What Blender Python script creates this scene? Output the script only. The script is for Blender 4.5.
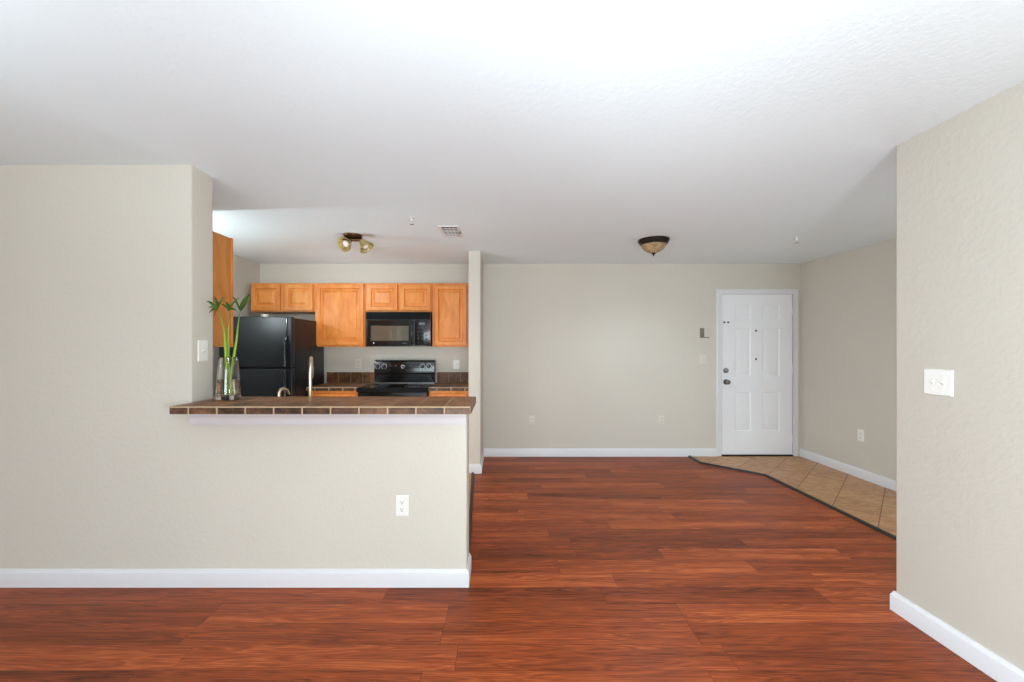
import bpy, bmesh, math, random
from mathutils import Vector, Matrix

random.seed(7)
S = bpy.context.scene
COL = S.collection
for o in list(bpy.data.objects):
    bpy.data.objects.remove(o)

# ------------------------------------------------------------------ camera
CAM_Z = 1.386
F_PX, VPX, VPY = 410.0, 501.0, 347.0
cd = bpy.data.cameras.new('camera')
cd.sensor_width = 36.0
cd.lens = F_PX / 1024 * 36.0
cd.shift_x = (512 - VPX) / 1024
cd.shift_y = (VPY - 341) / 1024
cd.clip_start = 0.05
cam = bpy.data.objects.new('camera', cd)
cam.location = (0, 0, CAM_Z)
cam.rotation_euler = (math.pi / 2, 0, 0)
COL.objects.link(cam)
S.camera = cam

# ------------------------------------------------------------------ world, exposure, lights
w = bpy.data.worlds.new('world')
S.world = w
w.use_nodes = True
bg = w.node_tree.nodes['Background']
bg.inputs[0].default_value = (0.75, 0.85, 1.0, 1)
bg.inputs[1].default_value = 0.4
S.view_settings.view_transform = 'Standard'
S.view_settings.look = 'None'
S.view_settings.gamma = 1.0
S.view_settings.use_curve_mapping = False
S.view_settings.exposure = 0.0
S.cycles.max_bounces = 14
S.cycles.diffuse_bounces = 8
S.cycles.glossy_bounces = 6
S.cycles.transmission_bounces = 14
S.cycles.sample_clamp_indirect = 8.0

def light(name, kind, loc, energy, color=(1, 1, 1), rot=(0, 0, 0), **kw):
    l = bpy.data.lights.new(name, kind)
    l.energy = energy
    l.color = color
    for k, v in kw.items():
        setattr(l, k, v)
    o = bpy.data.objects.new(name, l)
    o.location = loc
    o.rotation_euler = rot
    COL.objects.link(o)
    return o

R = math.radians
TINT = (0.867, 1.034, 1.12)
# daylight through the wide glass door at the far end of the living room
light('daylight_window', 'AREA', (-0.6, -6.4, 1.15), 188, TINT, (R(90), 0, 0),
      shape='RECTANGLE', size=3.8, size_y=2.0)
# fill lights added behind the camera: overhead, low right, and toward the right wall
light('living_fill', 'POINT', (-0.05, -0.22, 1.80), 58, TINT, shadow_soft_size=0.16)
light('low_right_fill', 'POINT', (0.85, -0.50, 0.95), 120, TINT, shadow_soft_size=0.2)
light('right_wall_fill', 'SPOT', (-1.5, -0.90, 1.3), 375, TINT,
      Vector((3.57, 2.5, -0.15)).to_track_quat('-Z', 'Y').to_euler(), shadow_soft_size=0.2, spot_size=R(74), spot_blend=0.9)
# added upward fill left of the camera, brightens the left ceiling
light('left_ceiling_fill', 'SPOT', (-1.9, 0.10, 1.45), 86, TINT, (R(180 - 22), 0, 0),
      shadow_soft_size=0.12, spot_size=R(130), spot_blend=1.0)
# flash turned up to the ceiling in front of the camera
light('bounce_flash', 'SPOT', (0.0, -0.15, 1.0), 100, TINT, (R(180 - 62), 0, 0),
      shadow_soft_size=0.12, spot_size=R(76), spot_blend=1.0)
# lamp in the nook at the left end of the kitchen
light('nook_lamp', 'POINT', (-2.78, 3.215, 1.90), 21, TINT, shadow_soft_size=0.03)
# added fills: by the kitchen fixture, low in the aisle, under the dome, foyer
light('kitchen_fill', 'SPOT', (-1.75, 4.00, 2.08), 14, TINT, (R(62), 0, R(8)),
      shadow_soft_size=0.08, spot_size=R(142), spot_blend=0.7)
light('aisle_fill', 'POINT', (-1.25, 3.50, 0.62), 28, TINT, shadow_soft_size=0.25)
light('dome_fill', 'SPOT', (1.500, 4.03, 2.24), 35, TINT, (0, 0, 0),
      shadow_soft_size=0.10, spot_size=R(165), spot_blend=1.0)
light('foyer_fill', 'POINT', (2.90, 2.62, 0.95), 13.5, TINT, shadow_soft_size=0.28)

# ------------------------------------------------------------------ materials
def srgb(r, g, b):
    f = lambda c: (c / 255 / 12.92) if c / 255 <= 0.04045 else ((c / 255 + 0.055) / 1.055) ** 2.4
    return (f(r), f(g), f(b), 1)

class NT:
    """small node-building helper"""
    def __init__(s, name):
        s.m = bpy.data.materials.new(name)
        s.m.use_nodes = True
        s.t = s.m.node_tree
        s.b = s.t.nodes['Principled BSDF']
    def n(s, typ, **kw):
        x = s.t.nodes.new(typ)
        for k, v in kw.items():
            setattr(x, k, v)
        return x
    def link(s, a, b):
        s.t.links.new(a, b)
    def put(s, sock, v):
        if hasattr(v, 'links') or isinstance(v, bpy.types.NodeSocket):
            s.link(v, sock)
        else:
            sock.default_value = v
    def math(s, op, a, b=0.0, c=0.0):
        x = s.n('ShaderNodeMath', operation=op)
        s.put(x.inputs[0], a); s.put(x.inputs[1], b); s.put(x.inputs[2], c)
        return x.outputs[0]
    def comb(s, x, y, z):
        c = s.n('ShaderNodeCombineXYZ')
        s.put(c.inputs[0], x); s.put(c.inputs[1], y); s.put(c.inputs[2], z)
        return c.outputs[0]
    def coord(s):
        t = s.n('ShaderNodeTexCoord')
        p = s.n('ShaderNodeSeparateXYZ')
        s.link(t.outputs['Object'], p.inputs[0])
        return t.outputs['Object'], p.outputs[0], p.outputs[1], p.outputs[2]
    def noise(s, vec, scale, detail=2.0, rough=0.5, dist=0.0):
        x = s.n('ShaderNodeTexNoise')
        s.link(vec, x.inputs['Vector'])
        x.inputs['Scale'].default_value = scale
        x.inputs['Detail'].default_value = detail
        x.inputs['Roughness'].default_value = rough
        x.inputs['Distortion'].default_value = dist
        return x.outputs[0]
    def white(s, vec):
        x = s.n('ShaderNodeTexWhiteNoise', noise_dimensions='3D')
        s.link(vec, x.inputs['Vector'])
        return x.outputs['Value']
    def ramp(s, fac, stops):
        x = s.n('ShaderNodeValToRGB')
        s.put(x.inputs[0], fac)
        e = x.color_ramp.elements
        while len(e) < len(stops):
            e.new(0.5)
        for el, (p, c) in zip(e, stops):
            el.position = p
            el.color = c
        return x.outputs[0]
    def mix(s, fac, a, b, mode='MIX'):
        x = s.n('ShaderNodeMix', data_type='RGBA', blend_type=mode)
        s.put(x.inputs[0], fac); s.put(x.inputs[6], a); s.put(x.inputs[7], b)
        return x.outputs[2]
    def bump(s, h, strength, dist=0.01):
        x = s.n('ShaderNodeBump')
        s.put(x.inputs['Height'], h)
        x.inputs['Strength'].default_value = strength
        x.inputs['Distance'].default_value = dist
        s.link(x.outputs[0], s.b.inputs['Normal'])
    def set(s, **kw):
        names = dict(color='Base Color', rough='Roughness', metal='Metallic', spec='Specular IOR Level',
                     trans='Transmission Weight', ior='IOR', coat='Coat Weight', coatr='Coat Roughness', alpha='Alpha')
        for k, v in kw.items():
            s.put(s.b.inputs[names[k]], v)
        return s

def plain(name, col, rough=0.5, metal=0.0, var=0.03, spec=0.5, bump=0.0, scale=40.0, coat=0.0):
    t = NT(name)
    v, x, y, z = t.coord()
    nz = t.noise(v, scale, 3)
    d = tuple(c * (1 - var) for c in col[:3]) + (1,)
    l = tuple(min(1, c * (1 + var)) for c in col[:3]) + (1,)
    t.set(color=t.ramp(nz, [(0.3, d), (0.7, l)]), rough=rough, metal=metal, spec=spec, coat=coat)
    if bump:
        t.bump(nz, bump, 0.004)
    return t.m

def wall_paint(name, col, strength=0.35):
    t = NT(name)
    v, x, y, z = t.coord()
    a = t.noise(v, 38.0, 3, 0.55)
    b = t.noise(v, 95.0, 2, 0.5)
    k = t.ramp(a, [(0.46, (0, 0, 0, 1)), (0.58, (1, 1, 1, 1))])
    h = t.math('ADD', t.math('MULTIPLY', k, 0.7), t.math('MULTIPLY', b, 0.5))
    big = t.noise(v, 0.9, 2)
    c2 = tuple(c * 0.97 for c in col[:3]) + (1,)
    t.set(color=t.ramp(big, [(0.35, c2), (0.65, col)]), rough=0.62, spec=0.3)
    t.bump(h, strength, 0.004)
    return t.m

M = {}
M['wall'] = wall_paint('wall_paint', srgb(205, 199, 187), 0.12)
M['ceiling'] = wall_paint('ceiling_paint', srgb(234, 244, 248), 0.10)
M['trim'] = plain('white_trim_paint', srgb(218, 217, 219), 0.35, var=0.01)
M['door'] = plain('white_door_paint', srgb(236, 236, 238), 0.38, var=0.01)
M['plate'] = plain('white_plastic', srgb(232, 230, 224), 0.35, var=0.01)
M['ivory'] = plain('ivory_plastic', srgb(215, 208, 196), 0.4, var=0.01)
M['slot'] = plain('outlet_slot_dark', srgb(70, 66, 62), 0.6, var=0.01)
M['grey_plastic'] = plain('grey_plastic', srgb(120, 112, 100), 0.5, var=0.02)
M['gasket'] = plain('dark_strip_vinyl', srgb(28, 24, 20), 0.45, var=0.05)
M['nickel'] = plain('brushed_nickel', srgb(205, 190, 165), 0.28, 1.0, var=0.03, scale=120)
M['steel'] = plain('satin_steel', srgb(150, 148, 146), 0.3, 1.0, var=0.03, scale=120)
M['bronze'] = plain('dark_bronze', srgb(40, 32, 26), 0.4, 0.7, var=0.1)
M['antique'] = plain('antique_brass', srgb(95, 68, 44), 0.3, 0.9, var=0.15)
M['black_gloss'] = plain('black_gloss_enamel', srgb(14, 15, 17), 0.16, var=0.05, coat=0.3)
M['black_plastic'] = plain('black_plastic', srgb(20, 21, 23), 0.35, var=0.05)
M['black_matte'] = plain('black_matte_plastic', srgb(12, 12, 13), 0.7, var=0.05, spec=0.15)
M['fridge'] = plain('black_textured_enamel', srgb(16, 20, 25), 0.36, var=0.06, spec=0.35, bump=0.05, scale=260)
M['black_glass'] = plain('black_ceramic_glass', srgb(9, 10, 11), 0.16, var=0.03, coat=0.5)
M['mark'] = plain('pale_printed_mark', srgb(215, 218, 222), 0.5, var=0.02)
M['markdim'] = plain('dim_printed_mark', srgb(92, 98, 104), 0.5, var=0.02)
M['grout'] = plain('sand_grout', srgb(176, 152, 122), 0.85, var=0.06, scale=80)
M['bulb'] = plain('frosted_bulb', srgb(245, 228, 222), 0.4, var=0.01)
M['leaf'] = plain('bamboo_leaf', srgb(58, 92, 16), 0.5, var=0.25, scale=18)
M['leaf_dry'] = plain('bamboo_leaf_reddish', srgb(130, 70, 40), 0.5, var=0.2, scale=18)
M['pipe_white'] = plain('sprinkler_white', srgb(222, 220, 218), 0.4, var=0.01)
M['vent_dark'] = plain('vent_duct_dark', srgb(34, 34, 36), 0.7, var=0.02)
M['dish'] = plain('white_ceramic', srgb(238, 232, 222), 0.25, var=0.01)

def maple(name, light, mid, dark, rough=0.42):
    t = NT(name)
    v, x, y, z = t.coord()
    oi = t.n('ShaderNodeObjectInfo')
    off = t.math('MULTIPLY', oi.outputs['Random'], 13.0)
    vec = t.comb(t.math('ADD', t.math('MULTIPLY', x, 4.0), off), t.math('MULTIPLY', y, 4.0),
                 t.math('ADD', t.math('MULTIPLY', z, 1.3), off))
    g = t.noise(vec, 3.2, 5, 0.6, 0.7)
    vec2 = t.comb(t.math('MULTIPLY', x, 60.0), t.math('MULTIPLY', y, 60.0), t.math('ADD', t.math('MULTIPLY', z, 3.0), off))
    f = t.noise(vec2, 3.0, 3, 0.6)
    fac = t.math('ADD', t.math('MULTIPLY', g, 0.86), t.math('MULTIPLY', f, 0.14))
    fac = t.math('ADD', fac, t.math('MULTIPLY', t.math('SUBTRACT', oi.outputs['Random'], 0.5), 0.12))
    t.set(color=t.ramp(fac, [(0.26, dark), (0.5, mid), (0.74, light)]), rough=rough, spec=0.32, coat=0.05, coatr=0.3)
    t.bump(f, 0.04, 0.002)
    return t.m

M['maple'] = maple('honey_maple', srgb(226, 154, 82), srgb(212, 130, 60), srgb(194, 108, 44))
M['maple_end'] = maple('honey_maple_end_panel', srgb(206, 140, 72), srgb(190, 122, 58), srgb(168, 102, 46), 0.4)

def plank_floor():
    t = NT('cherry_wood_planks')
    v, x, y, z = t.coord()
    W, L = 0.152, 1.22
    ry = t.math('ADD', t.math('DIVIDE', y, W), 100.45)
    row = t.math('FLOOR', ry)
    fy = t.math('FRACT', ry)
    ro = t.white(t.comb(row, 3.3, 1.7))
    px = t.math('ADD', t.math('ADD', t.math('DIVIDE', x, L), 50.0), t.math('MULTIPLY', ro, 7.0))
    idx = t.math('FLOOR', px)
    fx = t.math('FRACT', px)
    rnd = t.white(t.comb(row, idx, 0.5))
    rnd2 = t.white(t.comb(row, idx, 9.5))
    # long figure
    vec = t.comb(t.math('ADD', t.math('MULTIPLY', x, 0.75), t.math('MULTIPLY', rnd, 41.0)),
                 t.math('ADD', t.math('MULTIPLY', y, 13.0), t.math('MULTIPLY', rnd2, 17.0)),
                 t.math('MULTIPLY', rnd, 9.0))
    g1 = t.noise(vec, 1.3, 3, 0.5, 0.5)
    # cathedral rings
    ring = t.math('FRACT', t.math('MULTIPLY', g1, 11.0))
    ring = t.math('ABSOLUTE', t.math('SUBTRACT', ring, 0.5))
    # fine pores
    vec2 = t.comb(t.math('ADD', t.math('MULTIPLY', x, 3.0), t.math('MULTIPLY', rnd2, 31.0)),
                  t.math('MULTIPLY', y, 130.0), 0.0)
    g2 = t.noise(vec2, 1.5, 4, 0.65)
    fac = t.math('ADD', t.math('MULTIPLY', g1, 0.42),
                 t.math('ADD', t.math('MULTIPLY', ring, 0.30), t.math('MULTIPLY', g2, 0.44)))
    fac = t.math('ADD', fac, t.math('MULTIPLY', t.math('SUBTRACT', rnd, 0.5), 0.17))
    col = t.ramp(fac, [(0.28, srgb(74, 29, 11)), (0.42, srgb(120, 53, 23)), (0.56, srgb(150, 69, 32)), (0.74, srgb(194, 102, 53))])
    # seams
    dy = t.math('MULTIPLY', t.math('MINIMUM', fy, t.math('SUBTRACT', 1.0, fy)), W)
    dx = t.math('MULTIPLY', t.math('MINIMUM', fx, t.math('SUBTRACT', 1.0, fx)), L)
    d = t.math('MINIMUM', dy, dx)
    seam = t.math('LESS_THAN', d, 0.0011)
    col = t.mix(t.math('MULTIPLY', seam, 0.65), col, srgb(52, 22, 14))
    t.set(color=col, rough=t.math('ADD', 0.36, t.math('MULTIPLY', g2, 0.14)), spec=0.22)
    t.bump(t.math('SUBTRACT', t.math('MULTIPLY', g2, 0.25), t.math('MULTIPLY', seam, 0.8)), 0.10, 0.002)
    return t.m
M['planks'] = plank_floor()

def diagonal_tile():
    t = NT('tan_diagonal_floor_tile')
    v, x, y, z = t.coord()
    q = 1 / math.sqrt(2)
    P = 0.3045
    a = t.math('MULTIPLY', t.math('SUBTRACT', x, y), q)
    b = t.math('MULTIPLY', t.math('ADD', x, y), q)
    ua = t.math('ADD', t.math('DIVIDE', t.math('ADD', a, 0.178), P), 50.0)
    ub = t.math('ADD', t.math('DIVIDE', t.math('SUBTRACT', b, 5.784), P), 50.0)
    fa, fb = t.math('FRACT', ua), t.math('FRACT', ub)
    da = t.math('MINIMUM', fa, t.math('SUBTRACT', 1.0, fa))
    db = t.math('MINIMUM', fb, t.math('SUBTRACT', 1.0, fb))
    d = t.math('MULTIPLY', t.math('MINIMUM', da, db), P)
    seam = t.math('LESS_THAN', d, 0.0036)
    rnd = t.white(t.comb(t.math('FLOOR', ua), t.math('FLOOR', ub), 2.0))
    vec = t.comb(t.math('MULTIPLY', x, 6.0), t.math('ADD', t.math('MULTIPLY', y, 16.0), t.math('MULTIPLY', rnd, 20.0)), rnd)
    g = t.noise(vec, 1.5, 5, 0.6, 1.0)
    fac = t.math('ADD', g, t.math('MULTIPLY', t.math('SUBTRACT', rnd, 0.5), 0.12))
    col = t.ramp(fac, [(0.3, srgb(160, 112, 74)), (0.5, srgb(184, 136, 94)), (0.7, srgb(202, 156, 114))])
    col = t.mix(seam, col, srgb(112, 80, 56))
    t.set(color=col, rough=0.42, spec=0.4)
    t.bump(t.math('SUBTRACT', t.math('MULTIPLY', g, 0.3), t.math('MULTIPLY', seam, 1.0)), 0.2, 0.003)
    return t.m
M['floor_tile'] = diagonal_tile()

def slate_tile(name, dark, mid, light):
    t = NT(name)
    v, x, y, z = t.coord()
    cell = t.math('FLOOR', t.math('DIVIDE', t.math('ADD', x, 60.0), 0.1533))
    rnd = t.white(t.comb(cell, t.math('FLOOR', t.math('MULTIPLY', y, 5.2)), 1.0))
    g = t.noise(v, 16.0, 5, 0.65, 0.6)
    fac = t.math('ADD', g, t.math('MULTIPLY', t.math('SUBTRACT', rnd, 0.5), 0.3))
    t.set(color=t.ramp(fac, [(0.3, dark), (0.5, mid), (0.72, light)]), rough=0.42, spec=0.4)
    t.bump(t.noise(v, 45.0, 4), 0.25, 0.003)
    return t.m
M['slate'] = slate_tile('brown_slate_tile', srgb(80, 51, 31), srgb(120, 80, 49), srgb(150, 104, 66))

M['slate_edge'] = slate_tile('shaded_slate_edge_tile', srgb(54, 36, 25), srgb(92, 63, 44), srgb(132, 94, 70))  # same slate as the top; the front edge's shade put into the colour

def glass(name, col, rough=0.0, ior=1.45):
    t = NT(name)
    v, x, y, z = t.coord()
    nz = t.noise(v, 30.0, 2)
    c2 = tuple(c * 0.985 for c in col[:3]) + (1,)
    t.set(color=t.ramp(nz, [(0.3, c2), (0.7, col)]), rough=rough, trans=1.0, ior=ior)
    return t.m
M['glass'] = glass('clear_vase_glass', (0.97, 0.98, 0.97, 1))
M['water'] = glass('vase_water', (0.93, 0.86, 0.72, 1), ior=1.33)  # amber tint paints in the cabinet and bar reflected by the vase
M['pane'] = glass('door_glass', (0.95, 0.97, 0.97, 1))

def stem_mat():
    t = NT('bamboo_stem')
    v, x, y, z = t.coord()
    nz = t.noise(v, 25.0, 3)
    h = t.math('ADD', t.math('MULTIPLY', z, 1.8), t.math('MULTIPLY', t.math('SUBTRACT', nz, 0.5), 0.25))
    t.set(color=t.ramp(h, [(0.10, srgb(146, 172, 18)), (0.62, srgb(126, 158, 24)), (0.95, srgb(92, 112, 22)), (1.0, srgb(76, 84, 24))]), rough=0.35)
    return t.m
M['stem'] = stem_mat()

def alabaster():
    t = NT('amber_alabaster_glass')
    v, x, y, z = t.coord()
    g = t.noise(v, 14.0, 4, 0.6, 1.2)
    t.set(color=t.ramp(g, [(0.3, srgb(132, 104, 72)), (0.55, srgb(168, 140, 102)), (0.75, srgb(188, 166, 134))]), rough=0.25, coat=0.3)
    return t.m
M['alabaster'] = alabaster()

def amber_shade():
    t = NT('amber_shade_glass')
    v, x, y, z = t.coord()
    g = t.noise(v, 30.0, 3, 0.6, 0.8)
    t.set(color=t.ramp(g, [(0.3, srgb(140, 120, 66)), (0.6, srgb(196, 178, 116)), (0.8, srgb(222, 212, 170))]), rough=0.2, coat=0.4)
    return t.m
M['shade'] = amber_shade()

# microwave window: dark see-through mesh screen that mirrors the room
def screen_mat():
    t = NT('microwave_screen')
    v, x, y, z = t.coord()
    nz = t.noise(v, 400.0, 1)
    t.set(color=t.ramp(nz, [(0.3, srgb(112, 108, 96)), (0.7, srgb(142, 138, 124))]), rough=0.08, coat=0.8, coatr=0.03, metal=0.65)
    return t.m
M['screen'] = screen_mat()

# ------------------------------------------------------------------ mesh helpers
class MB:
    def __init__(s):
        s.bm = bmesh.new()
    def verts(s, pts):
        return [s.bm.verts.new(p) for p in pts]
    def box(s, x0, x1, y0, y1, z0, z1, bevel=0.0, seg=2):
        v = s.verts([(x0, y0, z0), (x1, y0, z0), (x1, y1, z0), (x0, y1, z0),
                     (x0, y0, z1), (x1, y0, z1), (x1, y1, z1), (x0, y1, z1)])
        f = [s.bm.faces.new([v[i] for i in q]) for q in
             ((3, 2, 1, 0), (4, 5, 6, 7), (0, 1, 5, 4), (1, 2, 6, 5), (2, 3, 7, 6), (3, 0, 4, 7))]
        if bevel:
            e = list({e for q in f for e in q.edges})
            bmesh.ops.bevel(s.bm, geom=e, offset=bevel, segments=seg, affect='EDGES', profile=0.6, clamp_overlap=True)
        return s
    def prism(s, poly, axis, a0, a1, bevel=0.0, vertical_only=False):
        """extrude a 2D polygon: axis 'z' poly=(x,y); 'y' poly=(x,z); 'x' poly=(y,z)"""
        def P(p, a):
            return {'z': (p[0], p[1], a), 'y': (p[0], a, p[1]), 'x': (a, p[0], p[1])}[axis]
        lo = s.verts([P(p, a0) for p in poly])
        hi = s.verts([P(p, a1) for p in poly])
        n = len(poly)
        fs = [s.bm.faces.new(lo), s.bm.faces.new(hi)]
        for i in range(n):
            j = (i + 1) % n
            fs.append(s.bm.faces.new([lo[i], lo[j], hi[j], hi[i]]))
        bmesh.ops.recalc_face_normals(s.bm, faces=fs)
        if bevel:
            e = {e for q in fs for e in q.edges}
            if vertical_only:
                e = {k for k in e if abs(k.verts[0].co.z - k.verts[1].co.z) > 0.3}
            bmesh.ops.bevel(s.bm, geom=list(e), offset=bevel, segments=3, affect='EDGES', profile=0.5, clamp_overlap=True)
        return s
    def rings(s, rings, closed=True, cap=(True, True)):
        vs = [s.verts(r) for r in rings]
        n = len(vs[0])
        for a, b in zip(vs, vs[1:]):
            for i in range(n if closed else n - 1):
                j = (i + 1) % n
                s.bm.faces.new([a[i], a[j], b[j], b[i]])
        if cap[0]:
            s.bm.faces.new(list(reversed(vs[0])))
        if cap[1]:
            s.bm.faces.new(vs[-1])
        return s
    def tube(s, pts, rad, seg=12, cap=True):
        pts = [Vector(p) for p in pts]
        if not hasattr(rad, '__len__'):
            rad = [rad] * len(pts)
        rings = []
        up = None
        for i, p in enumerate(pts):
            d = (pts[min(i + 1, len(pts) - 1)] - pts[max(i - 1, 0)]).normalized()
            if up is None:
                up = Vector((0, 0, 1)) if abs(d.z) < 0.9 else Vector((0, 1, 0))
            side = d.cross(up).normalized()
            up = side.cross(d).normalized()
            rings.append([p + (side * math.cos(2 * math.pi * k / seg) + up * math.sin(2 * math.pi * k / seg)) * rad[i] for k in range(seg)])
        s.rings(rings, True, (cap, cap))
        return s
    def lathe(s, prof, c=(0, 0, 0), direction=(0, 0, 1), seg=32, cap=(False, False)):
        """prof: (radius, height along direction)"""
        d = Vector(direction).normalized()
        q = Vector((0, 0, 1)).rotation_difference(d)
        c = Vector(c)
        rings = []
        for r, h in prof:
            r = max(r, 1e-4)
            rings.append([c + q @ Vector((r * math.cos(2 * math.pi * k / seg), r * math.sin(2 * math.pi * k / seg), h)) for k in range(seg)])
        s.rings(rings, True, cap)
        return s
    def door(s, x0, x1, z0, z1, yf, th, fw, depth=0.008, raise_w=0.03, facing=-1):
        """raised-panel door lying in XZ, front at y=yf, facing -Y"""
        e = 0.004
        def ring(i, y):
            return [(x0 + i, y, z0 + i), (x1 - i, y, z0 + i), (x1 - i, y, z1 - i), (x0 + i, y, z1 - i)]
        rs = [ring(0, yf + th), ring(0, yf + e), ring(e, yf), ring(fw - 0.006, yf), ring(fw, yf + depth * 0.5), ring(fw + 0.003, yf + depth),
              ring(fw + 0.013, yf + depth), ring(fw + 0.013 + raise_w, yf + 0.004), ring(fw + 0.016 + raise_w, yf + 0.001)]
        s.rings(rs, True, (True, True))
        return s
    def build(s, name, mat, parent=None, origin=None, kind=None, recalc=True):
        if recalc:
            bmesh.ops.recalc_face_normals(s.bm, faces=s.bm.faces)
        if origin is None:
            origin = Vector(parent['_o']) if parent is not None else Vector((0, 0, 0))
        origin = Vector(origin)
        bmesh.ops.translate(s.bm, verts=s.bm.verts, vec=-origin)
        for f in s.bm.faces:
            f.smooth = True
        for e in s.bm.edges:
            if len(e.link_faces) != 2 or e.calc_face_angle(0) > R(33):
                e.smooth = False
        me = bpy.data.meshes.new(name)
        s.bm.to_mesh(me)
        s.bm.free()
        me.materials.append(M[mat])
        o = bpy.data.objects.new(name, me)
        COL.objects.link(o)
        if parent is not None:
            o.parent = parent
        else:
            o.location = origin
        o['_o'] = list(origin)
        if kind:
            o['kind'] = kind
        return o

def tag(o, label, cat, group=None):
    o['label'] = label
    o['category'] = cat
    if group:
        o['group'] = group
    return o

def thing(name, label, cat, loc, group=None):
    o = bpy.data.objects.new(name, None)
    o.empty_display_size = 0.1
    o.location = loc
    o['_o'] = list(loc)
    COL.objects.link(o)
    return tag(o, label, cat, group)

def struct(name, mb, mat, parent=None):
    return mb.build(name, mat, parent, kind='structure')

# ------------------------------------------------------------------ room measures
CEIL = 2.44
YB = 5.19                      # back wall face
XKL = -3.05                    # kitchen left wall face
YL0, YL1 = 2.373, 2.554        # frontal left wall / half wall
XC = -1.792                    # corner where the half wall starts
XH = -0.198                     # free end of the half wall
XR, YR = 2.068, 2.152          # near right wall face and its end
XF = 3.79                      # foyer right wall face
YREAR, XSIDE = -6.5, -4.4
DX0, DX1, DZ = 2.781, 3.697, 2.06   # entry door opening

# ---- floor and ceiling
struct('floor', MB().box(XSIDE - .12, XF + .12, YREAR - .12, YB + .12, -0.08, 0), 'planks')
struct('ceiling', MB().box(XSIDE - .12, XF + .12, YREAR - .12, YB + .12, CEIL, CEIL + .1), 'ceiling')

# ---- walls
struct('wall_back', MB().prism([(XKL - .12, 0), (DX0, 0), (DX0, DZ), (DX1, DZ), (DX1, 0), (XF + .12, 0), (XF + .12, CEIL), (XKL - .12, CEIL)],
                               'y', YB, YB + .12), 'wall')
struct('wall_left', MB().prism([(XSIDE, 0), (XH, 0), (XH, 1.02), (XC, 1.02), (XC, CEIL), (XSIDE, CEIL)], 'y', YL0, YL1, 0.010, True), 'wall')
struct('wall_kitchen_left', MB().box(XKL - .12, XKL, YL1, YB, 0, CEIL), 'wall')
struct('nook_light_blocker', MB().box(XKL, -2.26, 3.06, 3.175, 0, CEIL), 'wall')  # unseen stub, added to block the nook lamp's light off the nearer ceiling
struct('wall_kitchen_right', MB().prism([(-.357, 4.5), (-.225, 4.5), (-.225, YB), (-.357, YB)], 'z', 0, CEIL, 0.008, True), 'wall')
struct('wall_right', MB().prism([(XR, YREAR), (XF, YREAR), (XF, YR), (XR, YR)], 'z', 0, CEIL, 0.012, True), 'wall')
struct('wall_foyer', MB().box(XF, XF + .12, YR - .1, YB, 0, CEIL), 'wall')
struct('wall_side', MB().box(XSIDE - .12, XSIDE, YREAR, YL1, 0, CEIL), 'wall')
WX0, WX1, WZ = -2.6, 1.5, 2.2
struct('wall_rear', MB().prism([(XSIDE, 0), (WX0, 0), (WX0, WZ), (WX1, WZ), (WX1, 0), (XR, 0), (XR, CEIL), (XSIDE, CEIL)],
                               'y', YREAR - .12, YREAR), 'wall')
wf = MB()
wf.box(WX0, WX0 + .06, YREAR - .1, YREAR - .03, 0, WZ).box(WX1 - .06, WX1, YREAR - .1, YREAR - .03, 0, WZ)
wf.box(WX0, WX1, YREAR - .1, YREAR - .03, WZ - .06, WZ).box(WX0, WX1, YREAR - .1, YREAR - .03, 0, .06)
wf.box(-.59, -.51, YREAR - .1, YREAR - .03, 0, WZ)
win = struct('window_1', wf, 'trim')
win['_o'] = [0, 0, 0]
struct('window_pane', MB().box(WX0 + .05, WX1 - .05, YREAR - .07, YREAR - .062, .05, WZ - .05), 'pane', win)

# ---- baseboards
BH, BT = 0.103, 0.014
def base_run(name, pts, side, h=BH, t=BT):
    """mitred skirting along a wall polyline; side = +1 / -1: room lies left / right of the path"""
    prof = [(0.0, 0.001), (t, 0.001), (t, h * .78), (t * .8, h * .86), (t * .55, h * .9), (t * .4, h), (0.0, h)]
    P = [Vector(p) for p in pts]
    rings = []
    for i, p in enumerate(P):
        d0 = (P[i] - P[i - 1]).normalized() if i else (P[1] - P[0]).normalized()
        d1 = (P[i + 1] - P[i]).normalized() if i < len(P) - 1 else d0
        n0 = Vector((-d0.y, d0.x)) * side
        m = (n0 + Vector((-d1.y, d1.x)) * side).normalized()
        m = m / m.dot(n0)
        rings.append([(p.x + m.x * a, p.y + m.y * a, z) for a, z in prof])
    struct(name, MB().rings(rings), 'trim')
base_run('baseboard_left', [(XSIDE, YL0), (XH, YL0), (XH, YL1)], -1)
base_run('baseboard_back', [(-.225 + BT, YB), (2.722, YB)], -1)
base_run('baseboard_foyer', [(XF, YR), (XF, YB)], 1)
base_run('baseboard_right', [(XR, YREAR), (XR, YR), (XF, YR)], 1)
base_run('baseboard_kitchen', [(-.357, 4.5), (-.225, 4.5), (-.225, YB)], -1)
base_run('baseboard_side', [(XSIDE, YREAR), (XSIDE, YL0)], -1)

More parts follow.
